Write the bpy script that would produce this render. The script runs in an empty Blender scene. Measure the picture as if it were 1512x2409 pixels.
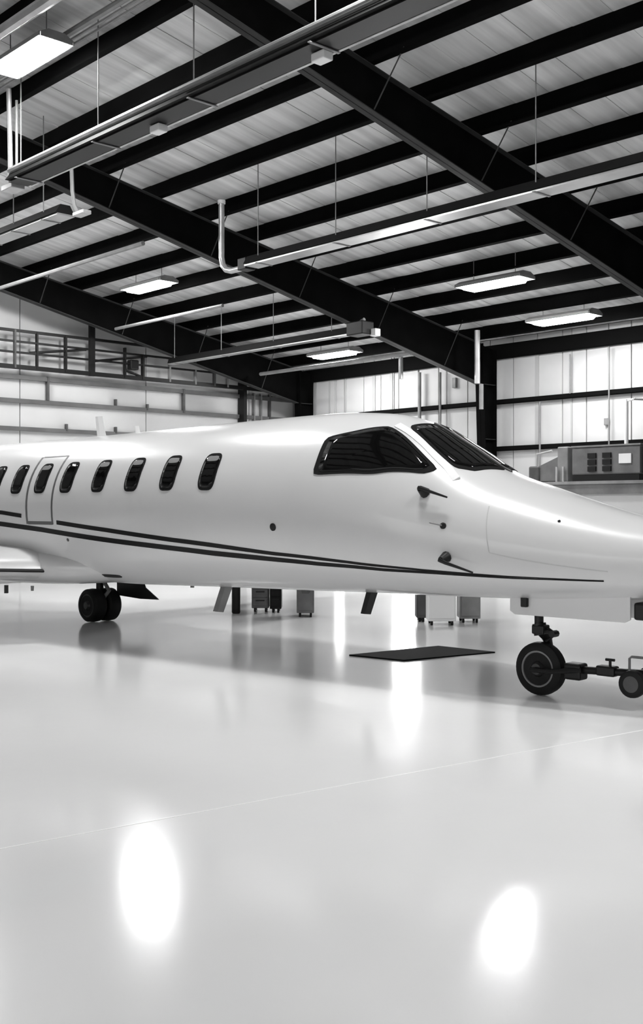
import bpy, bmesh, math, random
from mathutils import Vector
random.seed(7)
C = bpy.context.scene
COL = C.collection

# ------------------------------------------------------------------ camera
F_PX, CAM_H, HORIZON = 2600.0, 1.62, 1195.0
cam = bpy.data.cameras.new('camera'); co = bpy.data.objects.new('camera', cam); COL.objects.link(co)
cam.sensor_fit = 'HORIZONTAL'; cam.sensor_width = 36.0; cam.lens = 36.0 * F_PX / 1512.0
cam.shift_y = (HORIZON - 1204.5) / 1512.0
cam.clip_start = 0.1; cam.clip_end = 500
co.location = (0, 0, CAM_H); co.rotation_euler = (math.pi / 2, 0, 0)
C.camera = co

# ------------------------------------------------------------------ world, lamps, exposure
LAMP_L, ROW_L = 90.0, 134.0   # radiance of the lamp lenses: along the walls, and in the brighter row over the jet
SKY_L = 2.0            # bright overcast sky seen through the hangar's openings
w = bpy.data.worlds.new('world'); C.world = w; w.use_nodes = True
bg = w.node_tree.nodes['Background']; bg.inputs[0].default_value = (1, 1, 1, 1); bg.inputs[1].default_value = SKY_L
C.view_settings.view_transform = 'Standard'; C.view_settings.look = 'None'
C.view_settings.gamma = 1.0; C.view_settings.use_curve_mapping = False
C.view_settings.exposure = 0.06
C.cycles.use_denoising = True
C.cycles.max_bounces = 8; C.cycles.diffuse_bounces = 5; C.cycles.glossy_bounces = 4
C.cycles.sample_clamp_indirect = 8.0

# ------------------------------------------------------------------ building frame: U runs away along the purlins, V down the roof slope
A1 = math.radians(42.78)
UX, UY = math.sin(A1), -math.cos(A1)
VX, VY = math.cos(A1), math.sin(A1)
K = .58                                       # metres per building unit (set by the lamps' mirror images in the floor)
ZF = CAM_H - CAM_H / K                        # the floor in building units
def W(u, v, z): return (K * (-UX * u + VX * v), K * (-UY * u + VY * v), CAM_H + K * (z - CAM_H))
RIDGE = 4.0
def zr(v):                                   # top of the rafters
    return 9.28 - .187 * ((v if v > RIDGE else 2 * RIDGE - v) - 24.4)
WALL_V, WALL_U, FRONT_U, DOOR_V = 33.5, 38.0, -20.0, -24.0

# ------------------------------------------------------------------ materials
def mat(name, base, rough=.5, metal=0.0, coat=0.0, noise=None, spec=.5, bump=None, alpha_scale=(1, 1, 1)):
    m = bpy.data.materials.new(name); m.use_nodes = True
    nt = m.node_tree; b = nt.nodes['Principled BSDF']
    b.inputs['Base Color'].default_value = (base, base, base, 1)
    b.inputs['Roughness'].default_value = rough; b.inputs['Metallic'].default_value = metal
    b.inputs['Coat Weight'].default_value = coat; b.inputs['Coat Roughness'].default_value = .06
    b.inputs['Specular IOR Level'].default_value = spec
    if noise or bump:
        tc = nt.nodes.new('ShaderNodeTexCoord'); mp = nt.nodes.new('ShaderNodeMapping')
        nt.links.new(tc.outputs['Object'], mp.inputs['Vector'])
        mp.inputs['Scale'].default_value = alpha_scale
        mp.inputs['Rotation'].default_value = (0, 0, 0)
    if noise:
        sc, lo, hi = noise
        n = nt.nodes.new('ShaderNodeTexNoise'); n.inputs['Scale'].default_value = sc; n.inputs['Detail'].default_value = 5
        r = nt.nodes.new('ShaderNodeMapRange'); r.inputs['From Min'].default_value = .3; r.inputs['From Max'].default_value = .7
        r.inputs['To Min'].default_value = lo; r.inputs['To Max'].default_value = hi
        nt.links.new(mp.outputs[0], n.inputs['Vector']); nt.links.new(n.outputs[0], r.inputs['Value'])
        nt.links.new(r.outputs[0], b.inputs['Base Color'])
    if bump:
        sc, st = bump
        n2 = nt.nodes.new('ShaderNodeTexNoise'); n2.inputs['Scale'].default_value = sc; n2.inputs['Detail'].default_value = 3
        bp = nt.nodes.new('ShaderNodeBump'); bp.inputs['Strength'].default_value = st; bp.inputs['Distance'].default_value = .02
        nt.links.new(mp.outputs[0], n2.inputs['Vector']); nt.links.new(n2.outputs[0], bp.inputs['Height'])
        nt.links.new(bp.outputs[0], b.inputs['Normal'])
    return m
def emit(name, strength):
    m = bpy.data.materials.new(name); m.use_nodes = True; nt = m.node_tree
    b = nt.nodes['Principled BSDF']; b.inputs['Base Color'].default_value = (.8, .8, .8, 1)
    b.inputs['Emission Color'].default_value = (1, 1, 1, 1); b.inputs['Emission Strength'].default_value = strength
    return m
M = dict(
    floor=mat('epoxy_floor', .8, .14, noise=(.35, .77, .83), bump=(9, .012)),
    joint=mat('floor_joint_filler', .95, .25),
    roof=mat('roof_insulation_facing', .4, .45, noise=(1.0, .50, .84), alpha_scale=(5.5, .35, 1), bump=(1.0, .5)),
    steel=mat('black_painted_steel', .003, .7, noise=(3, .002, .004), spec=.03),
    flange=mat('dark_steel_flange', .035, .5, noise=(2, .025, .045), spec=.1),
    wall=mat('white_wall_liner', .52, .5, noise=(.8, .46, .54)),
    seam=mat('wall_seam_trim', .3, .5), rib=mat('wall_rib_trim', .4, .5),
    girt=mat('black_girt', .004, .7, spec=.04),
    doorgirt=mat('grey_door_girt', .09, .5, noise=(2, .07, .12)),
    paint=mat('white_aircraft_paint', .6, .28, coat=.5, noise=(.6, .58, .62)),
    stripe=mat('black_stripe_paint', .004, .4, spec=.12),
    line=mat('grey_panel_line', .09, .5),
    faint=mat('faint_panel_line', .5, .5),
    glass=mat('dark_tinted_glass', .003, .05, spec=.22),
    wframe=mat('dark_window_seal', .014, .8, spec=.04),
    shade=mat('grey_window_shade', .16, .5),
    chrome=mat('polished_aluminium', .85, .2, metal=1.0),
    rubber=mat('black_rubber', .006, .6, noise=(8, .004, .009), spec=.25),
    rim=mat('grey_wheel_rim', .16, .4, metal=.3),
    hub=mat('dark_wheel_hub', .03, .4, metal=.3),
    black=mat('black_metal', .006, .45, spec=.3),
    grey=mat('mid_grey_metal', .2, .5, noise=(4, .16, .24)),
    pale=mat('pale_galvanised_metal', .5, .35, metal=.5, noise=(3, .4, .6)),
    hood=mat('heater_reflector', .55, .3, metal=.8, noise=(1.5, .45, .65)),
    heatdark=mat('heater_hood_underside', .009, .6, spec=.08),
    white=mat('white_enamel', .78, .4),
    dark=mat('dark_grey_metal', .06, .5, noise=(5, .045, .08)),
    equip=mat('grey_equipment_paint', .13, .5, noise=(4, .1, .16)),
    lens=emit('lamp_lens', LAMP_L), daylight=emit('daylit_panel', 14.0), daylight2=emit('dim_daylit_panel', 4.0), rowlens=emit('bright_lamp_lens', ROW_L),
    rub_mat=mat('black_rubber_mat', .004, .8, spec=.1),
)

# ------------------------------------------------------------------ mesh helpers
class MB:
    def __init__(s): s.v = []; s.f = []
    def add(s, vs, fs):
        o = len(s.v); s.v += [tuple(p) for p in vs]; s.f += [tuple(i + o for i in f) for f in fs]; return s
    def hexa(s, p):                           # p: 4 lower points, 4 upper points
        return s.add(p, [(3, 2, 1, 0), (4, 5, 6, 7), (0, 1, 5, 4), (1, 2, 6, 5), (2, 3, 7, 6), (3, 0, 4, 7)])
    def box(s, u0, u1, v0, v1, z0, z1, T=W):
        return s.hexa([T(u0, v0, z0), T(u1, v0, z0), T(u1, v1, z0), T(u0, v1, z0), T(u0, v0, z1), T(u1, v0, z1), T(u1, v1, z1), T(u0, v1, z1)])
    def prism(s, poly, axis_pts):             # poly: list of (a,b); axis_pts: list of functions (a,b)->xyz, one per section
        n = len(poly); vs = []
        for fn in axis_pts: vs += [fn(a, b) for a, b in poly]
        fs = [tuple(range(n))[::-1], tuple(range((len(axis_pts) - 1) * n, len(axis_pts) * n))]
        for k in range(len(axis_pts) - 1):
            for i in range(n):
                j = (i + 1) % n; fs.append((k * n + i, k * n + j, (k + 1) * n + j, (k + 1) * n + i))
        return s.add(vs, fs)
    def tube(s, pts, r, n=8, caps=True):
        pts = [Vector(p) for p in pts]; rs = r if isinstance(r, (list, tuple)) else [r] * len(pts)
        vs = []; fs = []; ref = None
        for i, p in enumerate(pts):
            d = (pts[min(i + 1, len(pts) - 1)] - pts[max(i - 1, 0)]).normalized()
            if ref is None:
                ref = Vector((0, 0, 1)) if abs(d.z) < .9 else Vector((1, 0, 0))
            a = (ref - d * ref.dot(d)).normalized(); b = d.cross(a); ref = a
            for k in range(n):
                t = 2 * math.pi * k / n; vs.append(p + (a * math.cos(t) + b * math.sin(t)) * rs[i])
        for i in range(len(pts) - 1):
            for k in range(n):
                j = (k + 1) % n; fs.append((i * n + k, i * n + j, (i + 1) * n + j, (i + 1) * n + k))
        if caps: fs += [tuple(range(n))[::-1], tuple(range((len(pts) - 1) * n, len(pts) * n))]
        return s.add(vs, fs)
    def lathe(s, c, ax, prof, n=32):           # prof: (offset along axis, radius)
        c = Vector(c); ax = Vector(ax).normalized(); a = ax.orthogonal().normalized(); b = ax.cross(a); vs = []; fs = []
        for (o, r) in prof:
            for k in range(n):
                t = 2 * math.pi * k / n; vs.append(c + ax * o + (a * math.cos(t) + b * math.sin(t)) * r)
        for i in range(len(prof) - 1):
            for k in range(n):
                j = (k + 1) % n; fs.append((i * n + k, i * n + j, (i + 1) * n + j, (i + 1) * n + k))
        fs += [tuple(range(n))[::-1], tuple(range((len(prof) - 1) * n, len(prof) * n))]
        return s.add(vs, fs)
def bt(m, pts, r, n=8):                       # tube whose radius is given in building units
    m.tube(pts, r * K, n)
ORG = {}
def mk(name, mb, m, parent=None, smooth=False, org=None, props=None, rot=0.0, bevel=0.0):
    if parent is not None: org = ORG[parent]; rot = parent.get('_rot', 0.0) if False else ROT[parent]
    elif org is None:
        xs = [p[0] for p in mb.v]; ys = [p[1] for p in mb.v]; zs = [p[2] for p in mb.v]
        org = ((min(xs) + max(xs)) / 2, (min(ys) + max(ys)) / 2, min(zs))
    cr, sr = math.cos(-rot), math.sin(-rot)
    vs = []
    for p in mb.v:
        x, y = p[0] - org[0], p[1] - org[1]
        vs.append((x * cr - y * sr, x * sr + y * cr, p[2] - org[2]))
    me = bpy.data.meshes.new(name); me.from_pydata(vs, [], mb.f); me.validate()
    bm = bmesh.new(); bm.from_mesh(me); bmesh.ops.recalc_face_normals(bm, faces=bm.faces)
    if bevel:
        bmesh.ops.remove_doubles(bm, verts=bm.verts, dist=1e-5)
        bmesh.ops.bevel(bm, geom=[e for e in bm.edges if len(e.link_faces) == 2 and e.calc_face_angle(0) > .6], offset=bevel, segments=2, affect='EDGES', profile=.5)
    bm.to_mesh(me); bm.free()
    me.materials.append(M[m])
    if smooth:
        me.polygons.foreach_set('use_smooth', [True] * len(me.polygons))
        if smooth != 'all': me.set_sharp_from_angle(angle=math.radians(40))
    o = bpy.data.objects.new(name, me); COL.objects.link(o)
    ORG[o] = org; ROT[o] = rot
    if parent is not None: o.parent = parent
    else: o.location = org; o.rotation_euler = (0, 0, rot)
    for k, v in (props or {}).items(): o[k] = v
    return o
ROT = {}
BROT = math.atan2(-UY, -UX)                   # local x of building things runs along U
def thing(name, label, cat, org, group=None, rot=0.0):
    o = bpy.data.objects.new(name, None); COL.objects.link(o); o.empty_display_size = .3
    o.location = org; o.rotation_euler = (0, 0, rot); ORG[o] = tuple(org); ROT[o] = rot
    o['label'] = label; o['category'] = cat
    if group: o['group'] = group
    return o
STR = {'kind': 'structure'}

# ------------------------------------------------------------------ floor
m = MB(); m.box(FRONT_U - 26, WALL_U + .4, DOOR_V - 30, WALL_V + .4, ZF - .3, ZF)
floor = mk('floor', m, 'floor', props=STR, org=(0, 0, 0), rot=BROT)
def joint(p, q, wd=.011):
    p = Vector((*p, 0)); q = Vector((*q, 0)); d = (q - p).normalized(); n = Vector((-d.y, d.x, 0)) * wd / 2
    mm = MB(); mm.hexa([p - n + Vector((0, 0, -.01)), q - n + Vector((0, 0, -.01)), q + n + Vector((0, 0, -.01)), p + n + Vector((0, 0, -.01)),
                        p - n + Vector((0, 0, .0015)), q - n + Vector((0, 0, .0015)), q + n + Vector((0, 0, .0015)), p + n + Vector((0, 0, .0015))])
    mk('floor_joint', mm, 'joint', floor)
joint((-4.9, 2.8), (9.0, 12.9))

# ------------------------------------------------------------------ ceiling: deck, liner panels, purlins
PUR_D = .48
def roof_hexa(mb, u0, u1, v0, v1, o0, o1):
    return mb.hexa([W(u0, v0, zr(v0) + o0), W(u1, v0, zr(v0) + o0), W(u1, v1, zr(v1) + o0), W(u0, v1, zr(v1) + o0),
                    W(u0, v0, zr(v0) + o1), W(u1, v0, zr(v0) + o1), W(u1, v1, zr(v1) + o1), W(u0, v1, zr(v1) + o1)])
m = MB(); roof_hexa(m, FRONT_U - .3, WALL_U + .4, RIDGE, WALL_V + .4, PUR_D + .05, PUR_D + .2)
roof_hexa(m, FRONT_U - .3, WALL_U + .4, DOOR_V, RIDGE, PUR_D + .05, PUR_D + .2)
ceiling = mk('ceiling', m, 'roof', props=STR, org=(0, 0, 0), rot=BROT)
u = FRONT_U; k = 0
while u < WALL_U:
    m = MB(); dz = random.uniform(-.012, .012)
    roof_hexa(m, u + .007, min(u + .9, WALL_U) - .007, RIDGE, WALL_V, PUR_D + .0 + dz, PUR_D + .045)
    mk('liner_panel', m, 'roof', ceiling)
    u += .9
v = 16.35 - 7 * 1.75
while v < WALL_V - .2:
    m = MB(); q = .187
    def sec_at(uu, v=v): return lambda a, b: W(uu, v + a, zr(v) + b - q * a)
    prof = [(0, 0), (-.13, 0), (-.13, .025), (-.012, .025), (-.012, PUR_D), (.075, PUR_D), (.075, PUR_D - .02), (0, PUR_D - .02)]
    m.prism(prof, [sec_at(FRONT_U), sec_at(WALL_U)])
    mk('purlin', m, 'steel', ceiling)
    v += 1.75
for v in (2, -1.5, -5, -8.5, -12):
    m = MB(); m.prism([(0, 0), (-.1, 0), (-.1, PUR_D), (0, PUR_D)], [lambda a, b, uu=uu, v=v: W(uu, v + a, zr(v) + b) for uu in (FRONT_U, WALL_U)])
    mk('purlin', m, 'steel', ceiling)

# ------------------------------------------------------------------ rigid frames
def depth(v): return max(.75, 1.24 + .035 * (v - 24.4))
def rigid_frame(U, label):
    t = thing('steel_frame', label, 'frame', W(U, WALL_V - .6, ZF), 'rigid steel frames across the hangar', BROT)
    vs = [RIDGE, 12, 20, 28, 32.45]
    m = MB()
    for a, b in zip(vs[:-1], vs[1:]):
        m.hexa([W(U - .012, a, zr(a) - depth(a)), W(U + .012, a, zr(a) - depth(a)), W(U + .012, b, zr(b) - depth(b)), W(U - .012, b, zr(b) - depth(b)),
                W(U - .012, a, zr(a)), W(U + .012, a, zr(a)), W(U + .012, b, zr(b)), W(U - .012, b, zr(b))])
    a, b = DOOR_V, RIDGE
    m.hexa([W(U - .012, a, zr(a) - .9), W(U + .012, a, zr(a) - .9), W(U + .012, b, zr(b) - .9), W(U - .012, b, zr(b) - .9), W(U - .012, a, zr(a)), W(U + .012, a, zr(a)), W(U + .012, b, zr(b)), W(U - .012, b, zr(b))])
    mk('rafter_web', m, 'steel', t)
    for nm, o0 in (('bottom_flange', lambda v: -depth(v)), ('top_flange', lambda v: -.025)):
        m = MB()
        for a, b in zip(vs[:-1], vs[1:]):
            m.hexa([W(U - .15, a, zr(a) + o0(a)), W(U + .15, a, zr(a) + o0(a)), W(U + .15, b, zr(b) + o0(b)), W(U - .15, b, zr(b) + o0(b)),
                    W(U - .15, a, zr(a) + o0(a) + .022), W(U + .15, a, zr(a) + o0(a) + .022), W(U + .15, b, zr(b) + o0(b) + .022), W(U - .15, b, zr(b) + o0(b) + .022)])
        mk(nm, m, 'flange', t)
    # tapered column
    V0, V1 = 32.45, WALL_V - .22
    zt = zr(V0); m = MB()
    m.hexa([W(U - .012, V0 + .35, ZF), W(U + .012, V0 + .35, ZF), W(U + .012, V1, ZF), W(U - .012, V1, ZF), W(U - .012, V0, zt), W(U + .012, V0, zt), W(U + .012, V1, zr(V1)), W(U - .012, V1, zr(V1))])
    mk('column_web', m, 'steel', t)
    m = MB(); m.hexa([W(U - .2, V0 + .35, ZF), W(U + .2, V0 + .35, ZF), W(U + .2, V0 + .38, ZF), W(U - .2, V0 + .38, ZF), W(U - .2, V0, zt), W(U + .2, V0, zt), W(U + .2, V0 + .03, zt), W(U - .2, V0 + .03, zt)])
    mk('column_flange', m, 'steel', t)
    m = MB(); m.box(U - .2, U + .2, V1 - .02, V1, ZF, zr(V1) - .02); mk('column_flange', m, 'steel', t)
    m = MB(); m.box(U - .28, U + .28, V0 + .2, V1 + .03, ZF, ZF + .05); mk('base_plate', m, 'flange', t)
    for z in (zr(V0) - depth(V0), 4.2):
        m = MB(); m.box(U - .17, U + .17, V0 + .05 + (.35 * (1 - z / zt)), V1 - .03, z, z + .02); mk('stiffener', m, 'flange', t)
    v = 16.35; i = 0
    while v < 32:
        if i % 2 == 0:
            for sg in (-1, 1):
                m = MB(); bt(m, [W(U + sg * .14, v, zr(v) - depth(v) + .05), W(U + sg * 1.0, v - .02, zr(v) + .12)], .02, 4); mk('flange_brace', m, 'flange', t)
        v += 1.75; i += 1
    return t
rigid_frame(16.2, 'black steel rafter crossing the top right, nearest of the rigid frames')
rigid_frame(26.4, 'black steel rafter in the middle, ending on the column behind the cockpit')
rigid_frame(36.7, 'farthest black steel rafter and column, beside the white end wall')
rigid_frame(6.0, 'black steel rafter high above the jet nose, beyond the top edge')
rigid_frame(-4.2, 'black steel rafter overhead and behind the viewer')

# ------------------------------------------------------------------ right wall (along U)
GAPS = [(30.35, 31.75, 3.3), (34.75, 35.35, 2.6)]
SEAMS = []
wall_right = None
m = MB(); m.box(FRONT_U, 30.35, WALL_V + .06, WALL_V + .2, ZF, zr(WALL_V) + .5)
m.box(30.35, 31.75, WALL_V + .06, WALL_V + .2, 3.3, zr(WALL_V) + .5)
m.box(31.75, 34.75, WALL_V + .06, WALL_V + .2, ZF, zr(WALL_V) + .5)
m.box(34.75, 35.35, WALL_V + .06, WALL_V + .2, 2.6, zr(WALL_V) + .5)
m.box(35.35, WALL_U + .2, WALL_V + .06, WALL_V + .2, ZF, zr(WALL_V) + .5)
wall_right = mk('wall_right', m, 'seam', props=STR, org=W(12, WALL_V, 0), rot=BROT)
edges = [FRONT_U]
u = FRONT_U
while u < WALL_U - .3:
    u += random.choice([.4, .62, .9, 1.1]); edges.append(min(u, WALL_U))
def wall_piece(u0, u1, z0):
    m = MB(); g = .022; e = random.uniform(0, .015)
    m.box(u0 + g, u1 - g, WALL_V + e, WALL_V + .058, z0, zr(WALL_V) + .46); mk('wall_panel', m, 'wall', wall_right, bevel=.004)
for a, b in zip(edges[:-1], edges[1:]):
    segs = [(a, b, ZF)]
    for (g0, g1, gz) in GAPS:
        out = []
        for (s0, s1, z0) in segs:
            if s1 <= g0 or s0 >= g1: out.append((s0, s1, z0)); continue
            if s0 < g0 - .06: out.append((s0, g0, z0))
            out.append((max(s0, g0), min(s1, g1), gz))
            if s1 > g1 + .06: out.append((g1, s1, z0))
        segs = out
    for s in segs:
        if s[1] - s[0] > .06: wall_piece(*s)
for k, uu in enumerate(edges[1:-1]):
    if k % 2 == 0 and not any(g0 - .1 < uu < g1 + .1 for g0, g1, gz in GAPS):
        wd = random.choice([.035, .05, .08]); m = MB(); m.box(uu - wd, uu + wd, WALL_V - .03, WALL_V + .05, ZF, zr(WALL_V) + .2); mk('wall_rib', m, 'rib', wall_right)
for z, d in ((.25, .14), (2.05, .14), (3.86, .17), (5.63, .17), (7.53, .54)):
    cuts = [(FRONT_U, 30.3), (31.8, 34.7), (35.4, WALL_U)] if z < 2.5 else [(FRONT_U, WALL_U)]
    for a, b in cuts:
        m = MB(); m.box(a, b, WALL_V - .2, WALL_V - .005, z - d / 2, z - d / 2 + .022); m.box(a, b, WALL_V - .2, WALL_V - .19, z - d / 2, z + d / 2)
        m.box(a, b, WALL_V - .2, WALL_V - .005, z + d / 2 - .02, z + d / 2)
        mk('girt', m, 'girt', wall_right)
for n_, (g0, g1, gz) in enumerate(GAPS):
    m = MB(); m.box(g0 + .02, g1 - .02, WALL_V + .08, WALL_V + .1, ZF + .02, gz); wn = mk('window_%d' % (n_ + 1), m, ('daylight', 'daylight2')[n_], props=STR, rot=BROT)
    m = MB(); m.box((g0 + g1) / 2 - .03, (g0 + g1) / 2 + .03, WALL_V + .04, WALL_V + .08, ZF, gz); mk('mullion', m, 'grey', wn)
    for uu in (g0 - .05, g1 + .05):
        m = MB(); m.box(uu - .05, uu + .05, WALL_V - .03, WALL_V + .2, ZF, gz + .1); mk('jamb', m, 'seam', wall_right)
    m = MB(); m.box(g0 - .1, g1 + .1, WALL_V - .03, WALL_V + .2, gz, gz + .1); mk('door_header', m, 'seam', wall_right)
# conduits running down the wall
for uu, z0, z1, r in ((24.2, .2, 5.5, .035), (21.3, .2, 7.2, .03), (19.6, .2, 7.2, .05), (30.1, 4.0, 7.1, .07), (29.0, 3.9, 7.0, .05), (22.9, 5.7, 7.1, .03)):
    m = MB(); bt(m, [W(uu, WALL_V - .25, z0), W(uu, WALL_V - .25, z1)], r, 8); mk('conduit', m, 'grey', wall_right, smooth=True)
m = MB(); m.box(28.32, 28.5, WALL_V - .12, WALL_V, 6.35, 6.75); mk('junction_box', m, 'grey', wall_right, bevel=.01)
m = MB(); m.box(21.42, 21.6, WALL_V - .12, WALL_V, 4.5, 4.75); mk('junction_box', m, 'grey', wall_right, bevel=.01)

# ------------------------------------------------------------------ left end wall with sliding door leaves (along V)
m = MB(); m.box(WALL_U + .06, WALL_U + .2, DOOR_V, WALL_V + .2, ZF, 14.0)
vv = DOOR_V
wall_left = mk('wall_left', m, 'seam', props=STR, org=W(WALL_U, 10, 0), rot=BROT)
v = 33.4; wid = [2.6, 5.4, 5.6, 5.6, 5.6, 5.6, 5.6, 5.6, 5.6, 5.6]
for wd in wid:
    v0 = max(v - wd, DOOR_V); m = MB()
    m.hexa([W(WALL_U, v0 + .02, ZF), W(WALL_U + .058, v0 + .02, ZF), W(WALL_U + .058, v - .02, ZF), W(WALL_U, v - .02, ZF),
            W(WALL_U, v0 + .02, zr(v0) + .3), W(WALL_U + .058, v0 + .02, zr(v0) + .3), W(WALL_U + .058, v - .02, zr(v) + .3), W(WALL_U, v - .02, zr(v) + .3)])
    mk('door_leaf', m, 'wall', wall_left); v = v0
for z, dpt, h, mt in ((-.9, .16, .2, 'doorgirt'), (.1, .16, .16, 'doorgirt'), (1.2, .16, .16, 'doorgirt'), (2.3, .16, .16, 'doorgirt'), (3.45, .16, .16, 'doorgirt'), (4.58, .16, .15, 'doorgirt'), (5.62, .16, .16, 'doorgirt'), (6.5, .18, .16, 'doorgirt')):
    m = MB(); m.box(WALL_U - dpt * .8, WALL_U - .002, DOOR_V, 33.2, z - h / 2, z + h / 2); mk('door_girt', m, mt, wall_left)
# black gantry rails and posts above the doors
for z, h in ((6.84, .16), (7.38, .07), (7.78, .07), (8.18, .1)):
    lim = 33.0 if z < 7 else (30.4 if z < 7.5 else (27.5 if z < 8 else 25.5))
    m = MB(); m.box(WALL_U - .42, WALL_U - .3, DOOR_V, lim, z - h / 2, z + h / 2); mk('gantry_rail', m, 'black', wall_left)
for vp, z0, z1, r, mt in ((22.65, 6.75, 8.8, .16, 'black'), (30.25, ZF, 7.5, .12, 'black'), (21.5, 6.8, 8.2, .06, 'black'), (24.15, 6.8, 8.0, .05, 'black'), (25.0, 6.8, 7.8, .07, 'black'), (19.4, 6.8, 8.2, .05, 'dark'),
                          (20.3, 6.8, 8.2, .045, 'black'), (26.3, 6.8, 7.6, .05, 'grey'), (27.6, 6.8, 7.4, .05, 'grey'), (28.6, 6.8, 7.4, .06, 'dark'), (29.3, 6.8, 7.2, .05, 'grey'), (18.2, 6.8, 9.0, .07, 'black'),
                          (20.9, 5.7, 6.6, .06, 'dark'), (27.2, 5.6, 6.6, .07, 'dark'), (31.0, 4.5, 6.7, .05, 'grey'), (31.4, 4.5, 6.7, .05, 'grey'), (31.9, 4.5, 6.7, .06, 'dark'), (23.9, 5.7, 5.95, .05, 'dark'), (25.4, 5.6, 5.85, .05, 'dark'), (21.7, 4.6, 4.85, .05, 'dark'), (23.9, 4.6, 4.85, .05, 'dark')):
    m = MB(); m.box(WALL_U - (.44 if z0 > 6 or z0 < 0 else .16), WALL_U - (.3 if z0 > 6 else .02), vp - r * .7, vp + r * .7, z0, z1); mk('gantry_post', m, mt, wall_left)
m = MB(); m.box(WALL_U - .5, WALL_U - .2, 24.35, 24.75, 7.15, 7.55); mk('gantry_motor', m, 'black', wall_left, bevel=.03)
for a, b in (((20.0, 7.4), (22.4, 7.75)), ((22.8, 7.35), (25.2, 7.75)), ((24.2, 7.1), (25.0, 6.9))):
    m = MB(); bt(m, [W(WALL_U - .36, a[0], a[1]), W(WALL_U - .36, b[0], b[1])], .05, 6); mk('gantry_brace', m, 'black', wall_left)

# ------------------------------------------------------------------ the far side: open hangar front (daylight) and the rear wall
m = MB(); m.box(FRONT_U - .2, WALL_U + .2, DOOR_V - .2, DOOR_V, 6.4, 8.3)
m.box(30, WALL_U + .2, DOOR_V - .2, DOOR_V, ZF, 6.4)
wf = mk('wall_front', m, 'wall', props=STR, org=W(12, DOOR_V, 0), rot=BROT)
m = MB(); m.box(FRONT_U - .2, FRONT_U, DOOR_V, WALL_V + .2, ZF, 13.6)
wb = mk('wall_rear', m, 'wall', props=STR, org=W(FRONT_U, 9, 0), rot=BROT)

# ------------------------------------------------------------------ lamps
def lamp(U, V, z, label, L=2.4, group='hanging hangar lamps', lens='lens'):
    t = thing('ceiling_light', label, 'light', W(U, V, z), group, BROT)
    h = .37; pr = [(-h, .02), (-h * .7, -.15), (h * .7, -.15), (h, .02)]
    def sc(uu, f): return lambda a, b: W(uu, V + a * f, z + .02 + (b - .02) * f)
    m = MB(); m.prism(pr, [sc(U - L / 2, .45), sc(U - L / 2 + .22, 1), sc(U + L / 2 - .22, 1), sc(U + L / 2, .45)])
    mk('lens', m, lens, t)
    m = MB(); m.prism([(-h - .04, .025), (-h * .5, .14), (h * .5, .14), (h + .04, .025)], [lambda a, b, uu=uu: W(uu, V + a, z + b) for uu in (U - L / 2 - .03, U + L / 2 + .03)])
    for sg in (-1, 1): m.box(U - L / 2 - .03, U + L / 2 + .03, V + sg * (h + .025) - .015, V + sg * (h + .025) + .015, z - .06, z + .03); m.box(U + sg * (L / 2 + .03) - .015, U + sg * (L / 2 + .03) + .015, V - h, V + h, z - .06, z + .03)  # skirt added round the lens to keep its light off the ceiling
    mk('housing', m, 'grey', t)
    for du in (-.8, .8):
        m = MB(); bt(m, [W(U + du, V, z + .13), W(U + du, V, zr(V) + PUR_D)], .012, 5); mk('hanger_rod', m, 'grey', t)
    return t
def roofat(V, off): return zr(V) + off
lamp(21.8, 11.55, roofat(11.55, -.3), 'bright lamp in the upper left corner, largest one in view', lens='rowlens')
lamp(32.6, 21.9, roofat(21.9, -.3), 'bright lamp at left, above the gantry of the white end wall')
lamp(21.2, 26.8, roofat(26.8, -.3), 'bright lamp above the white drop pipe, upper of the two at right')
lamp(21.2, 30.4, roofat(30.4, -.3), 'bright lamp above the right wall, lower of the two at right')
lamp(32.2, 30.5, roofat(30.5, -.3), 'far bright lamp just left of the middle column, under the long heater')
for U, pos in ((11.2, 'above the jet nose'), (1.0, 'to the right of the jet nose'), (-9.2, 'farthest right of the front row'), (32.0, 'above the jet tail')):
    lamp(U, 11.55, roofat(11.55, -.3), 'bright lamp of the front row, out of view, ' + pos, lens='rowlens')
lamp(33.6, 15.2, roofat(15.2, -.3), 'added unseen lamp brightening the white end wall, beyond the left edge', lens='rowlens')  # not in view; added to brighten the end wall

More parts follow.
